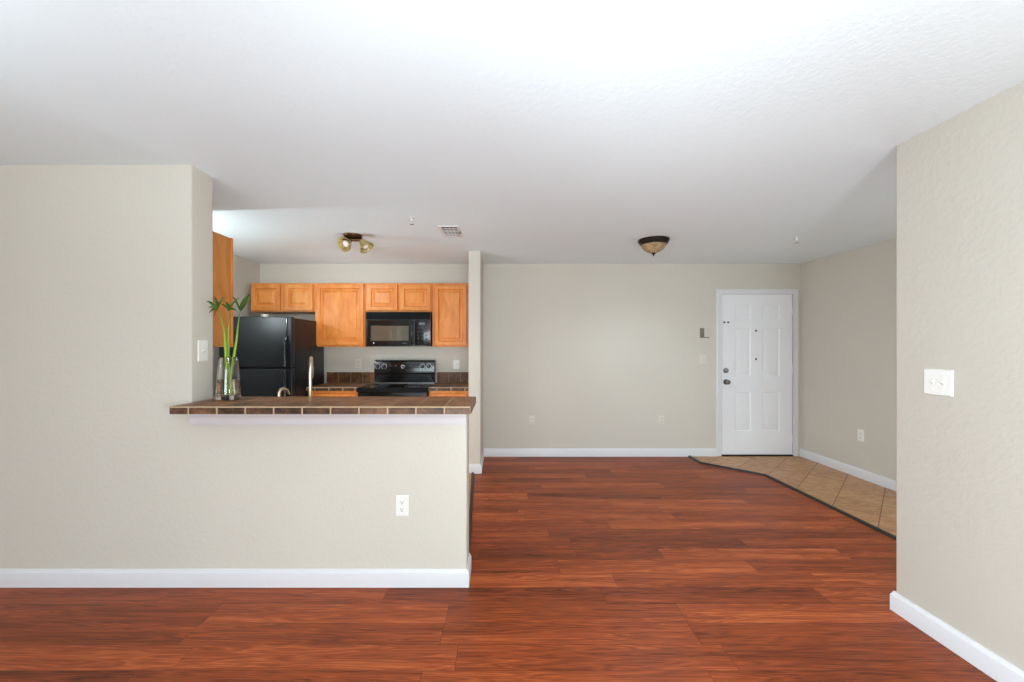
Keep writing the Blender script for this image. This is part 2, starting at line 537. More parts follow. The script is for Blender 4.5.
# ---- tiled floors and their dark edge strips
FB = [(2.38, YB), (2.38, 4.893), (2.85, 4.415), (2.85, YR)]
struct('floor_foyer', MB().prism(FB + [(XF, YR), (XF, YB + .06)] + [(2.38, YB + .06)], 'z', -0.02, 0.006), 'floor_tile')
KB = [(-.210, YL1), (-.31, 4.5)]
struct('floor_kitchen', MB().prism([(XKL, YL1), KB[0], KB[1], (-.357, 4.5), (-.357, YB), (XKL, YB)], 'z', -0.02, 0.006), 'floor_tile')
def strip(name, pts, half=0.021, h=0.017):
    mb = MB()
    n = len(pts)
    P = [Vector(p) for p in pts]
    L, Rr = [], []
    for i, p in enumerate(P):
        d0 = (P[i] - P[i - 1]).normalized() if i else (P[1] - P[0]).normalized()
        d1 = (P[i + 1] - P[i]).normalized() if i < n - 1 else d0
        m = Vector((-(d0 + d1).y, (d0 + d1).x)).normalized()
        k = half / max(0.3, m.dot(Vector((-d0.y, d0.x))))
        L.append(p + m * k); Rr.append(p - m * k)
    rings = []
    for a, c in zip(L, Rr):
        a2, c2 = a.lerp(c, .25), a.lerp(c, .75)
        rings.append([(a.x, a.y, 0.0005), (a2.x, a2.y, h), (c2.x, c2.y, h), (c.x, c.y, 0.0005)])
    mb.rings(rings)
    return struct(name, mb, 'gasket')
strip('trim_1', FB)
strip('trim_2', KB, 0.014)

# ------------------------------------------------------------------ entry door
yd = YB + 0.016
x0, x1, z0, z1 = DX0 + .004, DX1 - .004, 0.022, DZ - .006
def door_slab():
    mb = MB()
    bm = mb.bm
    wid = x1 - x0
    s_ = 79.0
    px = lambda u: (u - 501) / s_
    pz = lambda v: CAM_Z - (v - 347) / s_
    cols = [(px(735.5), px(751.8)), (px(763.2), px(780.8))]
    rows = [(pz(431.8), pz(392.0)), (pz(376.4), pz(328.3)), (pz(319.4), pz(304.2))]
    xs = sorted([x0, x1] + [c for p in cols for c in p])
    zs = sorted([z0, z1] + [c for p in rows for c in p])
    grid = [[bm.verts.new((x, yd, z)) for z in zs] for x in xs]
    for i in range(len(xs) - 1):
        for j in range(len(zs) - 1):
            if i in (1, 3) and j in (1, 3, 5):
                xa, xb, za, zb = xs[i], xs[i + 1], zs[j], zs[j + 1]
                outer = [grid[i][j], grid[i + 1][j], grid[i + 1][j + 1], grid[i][j + 1]]
                prev = outer
                for ins, dy in ((.006, .003), (.012, .009), (.028, .009), (.046, .002), (.050, .002)):
                    cur = mb.verts([(xa + ins, yd + dy, za + ins), (xb - ins, yd + dy, za + ins), (xb - ins, yd + dy, zb - ins), (xa + ins, yd + dy, zb - ins)])
                    for k in range(4):
                        bm.faces.new([prev[k], prev[(k + 1) % 4], cur[(k + 1) % 4], cur[k]])
                    prev = cur
                bm.faces.new(prev)
            else:
                bm.faces.new([grid[i][j], grid[i + 1][j], grid[i + 1][j + 1], grid[i][j + 1]])
    back = mb.verts([(x0, yd + .044, z0), (x1, yd + .044, z0), (x1, yd + .044, z1), (x0, yd + .044, z1)])
    bm.faces.new(back)
    bot = [g[0] for g in grid]; top = [g[-1] for g in grid]
    bm.faces.new(bot + [back[1], back[0]])
    bm.faces.new(top + [back[2], back[3]])
    bm.faces.new(grid[0] + [back[3], back[0]])
    bm.faces.new(grid[-1] + [back[2], back[1]])
    return mb
door = struct('door_1', door_slab(), 'door')
door['_o'] = [0, 0, 0]
kx, kz = 2.856, 0.943
k = MB().lathe([(0.001, 0.072), (.016, .072), (.026, .064), (.030, .052), (.026, .040), (.014, .030), (.013, .010), (.034, .008), (.036, 0.0)], (kx, yd, kz), (0, -1, 0), 24).build('knob', 'steel', door)
MB().box(kx - .002, kx + .002, yd - .0735, yd - .071, kz - .008, kz + .008).build('keyhole', 'slot', k)
dbt = MB().lathe([(0.001, .030), (.014, .030), (.022, .024), (.031, .012), (.034, 0.0)], (2.855, yd, 1.087), (0, -1, 0), 24).build('deadbolt', 'steel', door)
MB().box(2.851, 2.859, yd - .042, yd - .028, 1.070, 1.104, .002).build('thumb_turn', 'steel', dbt)
for zz in (1.592, 1.233):
    MB().lathe([(0.001, .006), (.009, .006), (.012, .003), (.013, 0)], (3.238, yd, zz), (0, -1, 0), 16).build('peephole', 'slot', door)
for xx in (2.835, 2.884):
    MB().lathe([(0.001, .008), (.010, .007), (.013, 0)], (xx, yd, 1.700), (0, -1, 0), 16).build('latch_screw', 'slot', door)
for zz in (1.83, 1.11, .22):
    MB().tube([(x1 + .002, yd - .008, zz - .045), (x1 + .002, yd - .008, zz + .045)], .007, 10).build('hinge', 'door', door)
MB().box(DX0, DX1, YB - .01, YB + .1, 0.004, 0.020, .004).build('threshold', 'bronze', door)
cas = MB()
co, ci = .058, .004
def casing_ring(d, y):
    return [(DX0 - d, y, 0.007), (DX0 - d, y, DZ + d), (DX1 + d, y, DZ + d), (DX1 + d, y, 0.007)]
rr = [casing_ring(-ci, YB + .003), casing_ring(-ci, YB - .012), casing_ring(.012, YB - .015), casing_ring(.022, YB - .012), casing_ring(co - .008, YB - .018), casing_ring(co, YB - .014), casing_ring(co, YB + .003)]
vs = [cas.verts(r) for r in rr]
for a, c in zip(vs, vs[1:]):
    for i in range(3):
        cas.bm.faces.new([a[i], a[i + 1], c[i + 1], c[i]])
cas.bm.faces.new([v[0] for v in vs]); cas.bm.faces.new([v[3] for v in vs])
struct('trim_3', cas, 'trim')
jm = MB()
jm.prism([(DX0, 0.006), (DX0 + .004, 0.006), (DX0 + .004, DZ - .005), (DX1 - .004, DZ - .005), (DX1 - .004, 0.006), (DX1, 0.006), (DX1, DZ), (DX0, DZ)], 'y', YB - .005, YB + .12)
struct('trim_4', jm, 'trim')

# ------------------------------------------------------------------ wall plates
def frame_on(origin, nrm):
    """matrix: local x = along wall, local y = out of wall, local z = up"""
    n = Vector(nrm).normalized()
    z = Vector((0, 0, 1))
    x = n.cross(z) * -1
    m = Matrix((( x.x, n.x, 0, origin[0]), (x.y, n.y, 0, origin[1]), (x.z, n.z, 1, origin[2]), (0, 0, 0, 1)))
    return m

def xf(mb, m):
    bmesh.ops.transform(mb.bm, matrix=m, verts=mb.bm.verts)
    return mb

def plate_mesh(w_, h_, t=.006):
    mb = MB()
    mb.rings([[(-w_ / 2 + i, y, -h_ / 2 + i), (w_ / 2 - i, y, -h_ / 2 + i), (w_ / 2 - i, y, h_ / 2 - i), (-w_ / 2 + i, y, h_ / 2 - i)]
              for i, y in ((0, 0), (0, t * .5), (.004, t))])
    return mb

def outlet(pos, nrm, label, mat='plate', w_=.075, h_=.120):
    m = frame_on(pos, nrm)
    t = thing('wall_outlet', label, 'outlet', pos, 'duplex power outlets on the walls')
    xf(plate_mesh(w_, h_), m).build('cover_plate', mat, t)
    for dz in (.021, -.021):
        mb = MB()
        pr = [(-.017, -.010), (-.010, -.0145), (.010, -.0145), (.017, -.010), (.017, .010), (.010, .0145), (-.010, .0145), (-.017, .010)]
        mb.prism([(a, c + dz) for a, c in pr], 'y', .004, .0085)
        r_ = xf(mb, m).build('receptacle', mat, t)
        sl = MB()
        sl.box(-.0075, -.0050, .006, .0092, dz - .001, dz + .008).box(.0050, .0075, .006, .0092, dz - .001, dz + .008)
        sl.box(-.003, .003, .006, .0092, dz - .0095, dz - .0045)
        xf(sl, m).build('slot', 'slot', r_)
    xf(MB().lathe([(.001, .008), (.003, .0075), (.0035, .005)], (0, 0, 0), (0, 1, 0), 10), m).build('screw', mat, t)
    return t

outlet((-.572, YL0, .468), (0, -1, 0), 'white duplex outlet low on the half wall below the tiled bar')
outlet(((531.6 - 501) / 79, YB, .459), (0, -1, 0), 'pale outlet low on the back wall, nearer the kitchen partition', 'ivory', .075, .112)
outlet(((661.3 - 501) / 79, YB, .459), (0, -1, 0), 'pale outlet low on the back wall, nearer the entry door', 'ivory', .075, .112)
outlet((XF, 4.316, .453), (-1, 0, 0), 'white outlet above the baseboard on the foyer side wall by the tiles', 'plate')
outlet(((358.3 - 501) / 79, YB, 1.173), (0, -1, 0), 'pale outlet above the backsplash between refrigerator and range', 'ivory', .08, .12)

def switch(pos, nrm, label, gangs, mat='plate', w_=.075, h_=.120, style='toggle'):
    m = frame_on(pos, nrm)
    t = thing('light_switch', label, 'light switch', pos, 'light switches on the walls')
    xf(plate_mesh(w_, h_), m).build('cover_plate', mat, t)
    for g in range(gangs):
        cx = (g - (gangs - 1) / 2) * .046
        xf(MB().box(cx - .0065, cx + .0065, .0035, .0068, -.013, .013, .001), m).build('toggle_opening', 'ivory', t)
        mb = MB()
        mb.prism([(.004, -.006), (.004, .006), (.016, .010), (.017, .004)], 'x', cx - .0045, cx + .0045)
        xf(mb, m).build('toggle', mat, t)
        for dz in (.036, -.036):
            xf(MB().lathe([(.001, .0075), (.0035, .007), (.004, .005)], (cx, 0, dz), (0, 1, 0), 10), m).build('screw', mat, t)
    return t

switch((XR, 1.938, 1.219), (-1, 0, 0), 'white double toggle switch on the near right wall', 2, 'plate', .128, .122)
switch((XC, 2.462, 1.364), (1, 0, 0), 'white single switch on the wall end above the bar, left of the vase', 1, 'plate', .082, .126)
switch(((703.4 - 501) / 79, YB, 1.233), (0, -1, 0), 'white single switch on the back wall left of the entry door', 1, 'ivory', .088, .132)
switch(((456.4 - 501) / 79, YB, 1.165), (0, -1, 0), 'white switch on the kitchen wall right of the range', 1, 'plate', .082, .122)

tx = (703.6 - 501) / 79; tz = 1.386 + (347 - 333) / 79
th = thing('thermostat', 'beige wall thermostat above the switch beside the entry door', 'thermostat', (tx, YB, tz))
MB().box(tx - .055, tx + .058, YB - .022, YB, tz - .060, tz + .060, .004).build('housing', 'wall', th)
MB().box(tx - .055, tx - .006, YB - .030, YB - .018, tz - .052, tz + .060, .003).build('display_panel', 'grey_plastic', th)
MB().box(tx - .050, tx + .058, YB - .030, YB - .018, tz - .062, tz - .052, .002).build('lower_lip', 'grey_plastic', th)

# ------------------------------------------------------------------ tiled counters
def tiled_counter(root, x0, x1, y0, y1, z0, z1, pitch, xs0, ysplit, gap=.0065, edges=('front',), nm='top'):
    """grout core with bevelled tiles on top and on the named edges"""
    MB().box(x0 + .0015, x1 - .003, y0 + .0012, y1 - .003, z0, z1 - .0012).build('grout_bed', 'grout', root)
    xs = [x0]
    k = math.ceil((x0 - xs0) / pitch)
    while xs0 + k * pitch < x1 - .03:
        if xs0 + k * pitch > x0 + .03:
            xs.append(xs0 + k * pitch)
        k += 1
    xs.append(x1)
    ys = [y0 + .0125] + ysplit + [y1]
    mb = MB()
    for a, c in zip(xs, xs[1:]):
        for d, e in zip(ys, ys[1:]):
            mb.box(a + gap / 2, c - gap / 2, d + gap / 2, e - gap / 2, z1 - .008, z1 + random.uniform(-.0004, .0004), .0016, 1)
    mb.build('surface_tile', 'slate', root)
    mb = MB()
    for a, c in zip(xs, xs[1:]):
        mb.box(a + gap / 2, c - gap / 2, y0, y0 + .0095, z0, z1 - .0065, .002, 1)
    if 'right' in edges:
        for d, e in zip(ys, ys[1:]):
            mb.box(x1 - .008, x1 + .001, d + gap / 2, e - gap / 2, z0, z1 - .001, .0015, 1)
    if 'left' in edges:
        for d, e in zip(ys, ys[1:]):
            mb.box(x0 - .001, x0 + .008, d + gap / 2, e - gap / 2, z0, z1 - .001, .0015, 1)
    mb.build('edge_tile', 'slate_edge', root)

BX0, BX1, BY0, BY1, BZ0, BZ1 = -1.789, -.162, 2.208, 2.66, 1.0235, 1.066
bar = thing('breakfast_bar', 'brown tiled breakfast bar top lying along the half wall, white moulding beneath', 'bar counter', (-1.0, 2.40, BZ0))
tiled_counter(bar, BX0, BX1, BY0, BY1, BZ0, BZ1, .1533, -1.685, [2.425], edges=('right',))
ap = MB()
prof = [(0, .937), (.006, .937), (.010, .945), (.015, .958), (.017, .985), (.022, .997), (.024, 1.0232), (0, 1.0232)]
ap.rings([[(X, YL0 - a, z) for a, z in prof] for X in (XC, XH - .002)])
struct('trim_5', ap, 'trim')

# kitchen back counters
KZ0, KZ1 = .896, .938
YK = 4.56
def worktop(x0, x1, label, splits):
    t = thing('worktop', label, 'worktop', ((x0 + x1) / 2, 4.85, KZ0), 'tiled worktops beside the range')
    tiled_counter(t, x0, x1, YK, YB - .001, KZ0, KZ1, .155, x0 + .1, [4.73, 4.88, 5.035])
    return t
worktop(-2.170, -1.592, 'brown tiled worktop between the refrigerator and the range', 0)
worktop(-.812, -.360, 'brown tiled worktop between the range and the partition wall', 0)
def splash(x0, x1, label):
    t = thing('backsplash', label, 'backsplash', ((x0 + x1) / 2, YB, KZ1), 'tile backsplash strips')
    MB().box(x0, x1, YB - .006, YB, KZ1 + .001, 1.068).build('grout_bed', 'grout', t)
    mb = MB()
    n = max(2, round((x1 - x0) / .155))
    for i in range(n):
        a = x0 + (x1 - x0) * i / n; c = x0 + (x1 - x0) * (i + 1) / n
        mb.box(a + .0025, c - .0025, YB - .011, YB - .004, KZ1 + .004, 1.068, .0015, 1)
    mb.build('surface_tile', 'slate', t)
splash(-2.205, -1.592, 'brown tile backsplash strip left of the range')
splash(-.812, -.360, 'brown tile backsplash strip right of the range')

def base_cabinet(x0, x1, y0, y1, label, n, face=-1):
    t = thing('base_cabinet', label, 'cabinet', ((x0 + x1) / 2, (y0 + y1) / 2, 0.006), 'base cabinets under the worktops')
    MB().prism([(y0 + .07 if face < 0 else y0, .007), (y0 + .07 if face < 0 else y0, .10), (y0, .10), (y0, KZ0 - .001), (y1, KZ0 - .001), (y1, .10 if face > 0 else .007)] if face < 0 else
               [(y0, .007), (y0, KZ0 - .001), (y1, KZ0 - .001), (y1, .10), (y1 - .07, .10), (y1 - .07, .007)], 'x', x0, x1).build('body', 'maple', t)
    wdt = (x1 - x0 - .03) / n
    for i in range(n):
        a = x0 + .015 + i * wdt + .012; c = a + wdt - .024
        for nm, za, zb in (('drawer', .735, .862), ('door', .125, .705)):
            if face < 0:
                MB().door(a, c, za, zb, y0 - .019, .018, .045 if nm == 'door' else .028).build(nm, 'maple', t)
            else:
                mb = MB().door(-c, -a, za, zb, -(y1 + .019), .018, .045 if nm == 'door' else .028)
                xf(mb, Matrix.Rotation(math.pi, 4, 'Z')).build(nm, 'maple', t)
base_cabinet(-2.165, -1.594, 4.60, YB - .002, 'maple base cabinet between the refrigerator and the range', 1)
base_cabinet(-.810, -.362, 4.60, YB - .002, 'maple base cabinet between the range and the partition wall', 1)

# sink side, behind the half wall
SX0, SX1, SY1 = -2.24, -.30, 3.16
base_cabinet(SX0, SX1, YL1 + .002, SY1 - .04, 'maple sink cabinet behind the half wall', 3, 1)
t = thing('sink_worktop', 'brown tiled sink worktop behind the breakfast bar', 'worktop', (-1.27, 2.85, KZ0))
def slab_with_hole():
    mb = MB()
    hx0, hx1, hy0, hy1 = -1.62, -.90, 2.76, 3.08
    xs, ys = [SX0, hx0, hx1, SX1], [YL1 + .002, hy0, hy1, SY1]
    for z in (KZ0, KZ1):
        pass
    g = {(i, j, z): mb.bm.verts.new((xs[i], ys[j], z)) for i in range(4) for j in range(4) for z in (KZ0, KZ1)}
    for i in range(3):
        for j in range(3):
            if (i, j) == (1, 1):
                continue
            for z in (KZ0, KZ1):
                mb.bm.faces.new([g[i, j, z], g[i + 1, j, z], g[i + 1, j + 1, z], g[i, j + 1, z]])
    for (i, j, k2, l) in [(0, 0, 1, 0), (1, 0, 2, 0), (2, 0, 3, 0), (0, 3, 1, 3), (1, 3, 2, 3), (2, 3, 3, 3), (0, 0, 0, 1), (0, 1, 0, 2), (0, 2, 0, 3),
                          (3, 0, 3, 1), (3, 1, 3, 2), (3, 2, 3, 3), (1, 1, 2, 1), (1, 2, 2, 2), (1, 1, 1, 2), (2, 1, 2, 2)]:
        mb.bm.faces.new([g[i, j, KZ0], g[k2, l, KZ0], g[k2, l, KZ1], g[i, j, KZ1]])
    return mb
slab_with_hole().build('tiled_top', 'slate', t)
sk = MB()
sk.rings([[(-1.64, 2.74, KZ1), (-.88, 2.74, KZ1), (-.88, 3.10, KZ1), (-1.64, 3.10, KZ1)],
          [(-1.64, 2.74, KZ1 + .005), (-.88, 2.74, KZ1 + .005), (-.88, 3.10, KZ1 + .005), (-1.64, 3.10, KZ1 + .005)],
          [(-1.612, 2.768, KZ1 + .004), (-.908, 2.768, KZ1 + .004), (-.908, 3.072, KZ1 + .004), (-1.612, 3.072, KZ1 + .004)],
          [(-1.595, 2.785, KZ1 - .16), (-.925, 2.785, KZ1 - .16), (-.925, 3.055, KZ1 - .16), (-1.595, 3.055, KZ1 - .16)]], True, (False, True))
sk.build('basin', 'steel', t)

# faucet
fx, fy = -1.245, 2.675
fa = thing('kitchen_faucet', 'tall brushed nickel gooseneck faucet rising behind the breakfast bar', 'faucet', (fx, fy, KZ1))
MB().lathe([(.001, .05), (.018, .05), (.022, .03), (.026, .006), (.028, 0)], (fx, fy, KZ1), (0, 0, 1), 20).build('base', 'nickel', fa)
pts = [(fx, fy, KZ1 + .03), (fx, fy, 1.20), (fx + .002, fy, 1.25)]
top = 1.312
dirx, diry = -.062, .145
for i in range(1, 13):
    a = math.pi * i / 12
    pts.append((fx + .004 + dirx * (1 - math.cos(a)) / 2, fy + diry * (1 - math.cos(a)) / 2, 1.25 + (top - 1.25) * math.sin(a)))
pts.append((fx + .004 + dirx, fy + diry, 1.235))
MB().tube(pts, [.0115] * len(pts), 14).build('spout', 'nickel', fa)
ex, ey = pts[-1][0], pts[-1][1]
MB().lathe([(.001, -.075), (.010, -.075), (.012, -.07), (.0145, 0), (.001, 0)], (ex, ey, 1.245), (0, 0, 1), 16).build('spray_head', 'nickel', fa)
MB().tube([(fx + .02, fy, KZ1 + .045), (fx + .06, fy, KZ1 + .065), (fx + .095, fy, KZ1 + .075)], [.008, .007, .006], 10).build('handle', 'nickel', fa)

sx, sy = -1.452, 2.68
sd = thing('soap_dispenser', 'small nickel soap dispenser with bent spout behind the bar, left of the faucet', 'soap dispenser', (sx, sy, KZ1))
MB().lathe([(.001, .115), (.012, .115), (.0135, .06), (.018, .02), (.022, .004), (.023, 0)], (sx, sy, KZ1), (0, 0, 1), 18).build('body', 'nickel', sd)
MB().tube([(sx, sy, KZ1 + .10), (sx + .001, sy, 1.085), (sx + .005, sy + .010, 1.104), (sx + .014, sy + .030, 1.110), (sx + .026, sy + .052, 1.098), (sx + .032, sy + .062, 1.070)],
          [.011, .0115, .012, .011, .010, .009], 14).build('spout', 'nickel', sd)

# ------------------------------------------------------------------ upper cabinets
YU = 4.870   # face frame front
def upper(x0, x1, z0, z1, doors, label):
    t = thing('wall_cabinet', label, 'cabinet', ((x0 + x1) / 2, 5.03, z0), 'upper cabinets on the kitchen back wall')
    MB().box(x0, x1, YU, YB - .001, z0, z1, .002, 1).build('body', 'maple', t)
    for a, c, d, e in doors:
        fw = .052 if (c - a) < .42 and (e - d) < .5 else .050
        MB().door(a, c, d, e, YU - .026, .0255, fw, .018, .024).build('door', 'maple', t)
    return t
U = lambda u: (u - 501) / 84.5
V = lambda v: CAM_Z - (v - 347) / 84.5
upper(U(249.8), -2.212, V(311.6), V(283.0), [(U(251.4), U(280.2), V(310.4), V(284.4)), (U(284.6), U(312.8), V(310.4), V(284.4))],
      'short two-door maple wall cabinet above the refrigerator')
upper(-2.210, -1.612, V(346.8), V(283.0), [(U(316.2), U(363.8), V(345.2), V(284.6))],
      'tall single-door maple wall cabinet between refrigerator and microwave')
upper(-1.610, -.818, V(311.9), V(283.0), [(U(367.2), U(397.6), V(310.6), V(284.8)), (U(400.4), U(430.8), V(310.6), V(284.8))],
      'short two-door maple wall cabinet directly above the microwave')
upper(-.816, -.360, V(346.8), V(283.0), [(U(434.6), U(466.6), V(345.2), V(285.2))],
      'tall single-door maple wall cabinet right of the microwave, against the partition')
# cabinet on the back of the left wall: its end panel faces the opening
t = thing('wall_cabinet', 'maple wall cabinet above the bar end behind the vase, showing its plain side panel', 'cabinet', (-2.4, 2.69, 1.386), 'cabinets by the sink')
MB().box(-2.95, -1.842, YL1 + .001, 2.796, 1.388, 2.128, .002, 1).build('body', 'maple_end', t)
MB().box(-2.95, -1.837, 2.796, 2.815, 1.386, 2.130, .002, 1).build('face_frame', 'maple', t)
for a, c in ((-2.92, -2.40), (-2.37, -1.885)):
    xf(MB().door(-c, -a, 1.40, 2.115, -2.835, .0195, .05, .009, .032), Matrix.Rotation(math.pi, 4, 'Z')).build('door', 'maple', t)

# ------------------------------------------------------------------ refrigerator
FX0, FX1, FY0, FY1, FZ = -2.940, -2.178, 4.272, 5.055, 1.702
fr = thing('refrigerator', 'black top-freezer refrigerator below the short maple cabinet', 'refrigerator', ((FX0 + FX1) / 2, 4.65, 0.006))
MB().box(FX0 + .006, FX1 - .004, FY0 + .075, FY1, .012, FZ - .010, .006, 2).build('body', 'fridge', fr)
SPL = 1.168
MB().box(FX0, FX1, FY0, FY0 + .066, SPL + .005, FZ, .012, 3).build('freezer_door', 'fridge', fr)
MB().box(FX0, FX1, FY0, FY0 + .066, .10, SPL - .005, .012, 3).build('refrigerator_door', 'fridge', fr)
MB().box(FX0 + .012, FX1 - .012, FY0 + .060, FY0 + .080, .03, FZ - .014).build('gasket', 'gasket', fr)
MB().box(FX0 + .02, FX1 - .02, FY0 + .05, FY0 + .075, .014, .092).build('toe_grille', 'black_plastic', fr)
def handle(za, zb, flip):
    hx = FX1 - .052
    pts, rad = [], []
    n = 16
    for i in range(n + 1):
        u = i / n
        z = za + (zb - za) * u
        bow = min(1.0, (u / .22)) if flip else min(1.0, ((1 - u) / .22))
        bow = bow * bow * (3 - 2 * bow)
        pts.append((hx - .006 * bow, FY0 - .004 - .032 * bow, z))
        rad.append(.010 + .005 * bow)
    return MB().tube(pts, rad, 14)
handle(SPL + .010, 1.505, False).build('handle', 'black_gloss', fr)
MB().box(FX1 - .060, FX1 - .046, FY0 - .008, FY0 + .004, 1.47, FZ - .008, .003).build('handle_trim', 'black_gloss', fr)
handle(SPL - .012, .62, False).build('handle', 'black_gloss', fr)
MB().box(FX0 + .01, FX0 + .09, FY0 + .02, FY0 + .13, FZ - .011, FZ + .012, .005).build('hinge_cover', 'black_plastic', fr)
t = MB().lathe([(.001, 0), (.022, 0), (.028, .010), (.035, .042), (.037, .045), (.034, .045), (.026, .014), (.001, .010)], ((262.4 - 501) / 94, 4.42, FZ - .0095), (0, 0, 1), 24).build(
    'dish', 'dish', origin=((262.4 - 501) / 94, 4.42, FZ - .0095))
tag(t, 'small white dish standing on top of the black refrigerator', 'dish')

# ------------------------------------------------------------------ microwave
MX0, MX1, MY, MZ0, MZ1 = -1.582, -.826, 4.815, 1.392, V(312.2)
mw = thing('microwave_oven', 'black over-the-range microwave under the short maple cabinet', 'microwave', ((MX0 + MX1) / 2, 5.0, MZ0))
MB().box(MX0, MX1, MY, YB - .002, MZ0, MZ1, .004, 2).build('body', 'black_plastic', mw)
U2 = lambda u: (u - 501) / 85.6
V2 = lambda v: CAM_Z - (v - 347) / 85.6
vt = MB()
vt.box(MX0 + .004, MX1 - .004, MY - .012, MY + .004, V2(319.2), MZ1 - .002, .003)
g = vt.build('vent_panel', 'black_matte', mw)
gr = MB()
for i in range(5):
    zz = V2(318.3) + i * .0115
    gr.box(MX0 + .03, MX1 - .03, MY - .0150, MY - .010, zz, zz + .004)
gr.build('vent_grille', 'black_matte', g)
dr = MB()
xa, xb, za, zb = U2(367.0), U2(411.3), V2(345.6), V2(319.8)
wa, wb, wz0, wz1 = U2(371.0), U2(408.6), V2(340.6), V2(325.8)
yf = MY - .022
dr.rings([[(a, y, c), (b_, y, c), (b_, y, d), (a, y, d)] for a, b_, c, d, y in (
    (xa, xb, za, zb, MY + .001), (xa, xb, za, zb, yf + .003), (xa + .003, xb - .003, za + .003, zb - .003, yf),
    (wa - .012, wb + .008, wz0 - .010, wz1 + .014, yf), (wa, wb, wz0, wz1, yf + .008))], True, (True, True))
d_ = dr.build('door', 'black_gloss', mw)
MB().box(wa, wb, yf + .0055, yf + .0078, wz0, wz1).build('window', 'screen', d_)
MB().lathe([(.001, .0012), (.0065, .001), (.007, 0)], (U2(373.6), yf, V2(343.1)), (0, -1, 0), 18).build('badge', 'mark', d_)
lg = MB()
for i in range(6):
    lg.box(U2(402.2) + i * .0085, U2(402.2) + i * .0085 + .0058, yf - .0008, yf + .001, V2(343.6), V2(342.9))
lg.build('lettering', 'markdim', d_)
hp = []
for i in range(13):
    u = i / 12
    hp.append((U2(412.6), MY - .026 - .030 * math.sin(math.pi * u) ** .6 if 0 < u < 1 else MY - .018, V2(344.2) + (V2(321.2) - V2(344.2)) * u))
MB().tube(hp, .0105, 12).build('handle', 'black_gloss', mw)
cp = MB().box(U2(414.6), MX1 - .002, MY - .020, MY + .001, V2(345.6), V2(319.8), .003).build('control_panel', 'black_gloss', mw)
MB().box(U2(418.8), U2(424.6), MY - .0212, MY - .019, V2(324.6), V2(322.6)).build('display', 'markdim', cp)
for r_ in range(4):
    for c_ in range(3):
        bx = U2(417.2 + c_ * 4.0); bz = V2(328.0 + r_ * 3.6)
        MB().box(bx, bx + .022, MY - .0212, MY - .019, bz - .006, bz + .006, .001, 1).build('button', 'black_plastic', cp)
for bx, bz in ((417.6, 342.8), (424.4, 342.8), (418.0, 328.2), (421.9, 328.2), (418.0, 331.8), (425.7, 331.8), (421.9, 335.4), (425.7, 335.4)):
    MB().box(U2(bx), U2(bx) + .015, MY - .0218, MY - .0195, V2(bz) - .002, V2(bz) + .0015).build('button_label', 'markdim', cp)

# ------------------------------------------------------------------ range
RX0, RX1 = -1.585, -.818
RY0 = 4.50
rg = thing('electric_range', 'black electric range with knobs on its raised back panel', 'stove', ((RX0 + RX1) / 2, 4.85, 0.006))
MB().box(RX0 + .004, RX1 - .004, RY0 + .045, YB - .03, .012, .889, .004).build('body', 'black_gloss', rg)
ct = MB().box(RX0 - .004, RX1 + .004, RY0, 5.10, .889, .935, .004, 2).build('cooktop', 'black_matte', rg)
MB().box(RX0 + .010, RX1 - .010, RY0 + .02, 5.095, .930, .9365, .001, 1).build('glass_top', 'black_glass', ct)
for bx, by, br in ((-1.39, 4.70, .105), (-1.02, 4.70, .085), (-1.39, 4.96, .085), (-1.02, 4.96, .105)):
    rb = MB()
    for q in (br, br - .014, br * .55):
        rb.lathe([(q - .004, .0), (q - .004, .0006), (q, .0006), (q, .0)], (bx, by, .9364), (0, 0, 1), 40)
    rb.build('burner_ring', 'markdim', ct)
bgp = MB()
bgp.prism([(5.100, .930), (5.100, 1.052), (5.085, 1.060), (5.100, 1.205), (5.112, 1.221), (5.145, 1.223), (YB - .004, 1.210), (YB - .004, .930)], 'x', RX0 + .010, RX1 - .006, .006)
bk = bgp.build('control_panel', 'black_gloss', rg)
for kx_ in (377.8, 384.2, 422.4, 428.8):
    X = (kx_ - 501) / 80.4
    z = 1.146
    yk = 5.093
    kb = MB().lathe([(.001, .026), (.014, .026), (.017, .022), (.019, .006), (.022, 0)], (X, yk, z), (0, -1, 0), 20).build('knob', 'black_plastic', bk)
    MB().box(X - .0018, X + .0018, yk - .0275, yk - .0255, z, z + .014).build('pointer', 'mark', kb)
    tk = MB()
    for i in range(11):
        a = R(-150 + 30 * i)
        c_ = Vector((X + .031 * math.sin(a), yk + .002, z + .031 * math.cos(a)))
        tk.box(c_.x - .0042, c_.x + .0042, yk - .0035, yk + .004, c_.z - .0042, c_.z + .0042)
    tk.build('dial_print', 'mark', bk)
X = (403.2 - 501) / 80.4
dl = MB().lathe([(.001, .012), (.022, .012), (.026, .006), (.028, 0)], (X, 5.094, 1.143), (0, -1, 0), 24).build('clock_dial', 'black_plastic', bk)
tk = MB()
for i in range(12):
    a = R(30 * i)
    if i in (4, 5):
        continue
    tk.box(X + .019 * math.sin(a) - .0042, X + .019 * math.sin(a) + .0042, 5.094 - .0132, 5.094 - .0105, 1.143 + .019 * math.cos(a) - .0042, 1.143 + .019 * math.cos(a) + .0042)
tk.build('dial_print', 'mark', dl)
for u, wd in ((390.2, .016), (396.0, .026), (410.6, .026), (417.0, .012)):
    x_ = (u - 501) / 80.4
    MB().box(x_ - wd / 2, x_ + wd / 2, 5.0905, 5.097, 1.150, 1.156).build('panel_label', 'markdim', bk)
MB().box(RX0 + .012, RX1 - .008, 5.094, 5.102, .936, .946).build('rear_trim', 'steel', rg)
od = MB().box(RX0 + .006, RX1 - .006, RY0 + .012, RY0 + .046, .215, .882, .006).build('oven_door', 'black_gloss', rg)
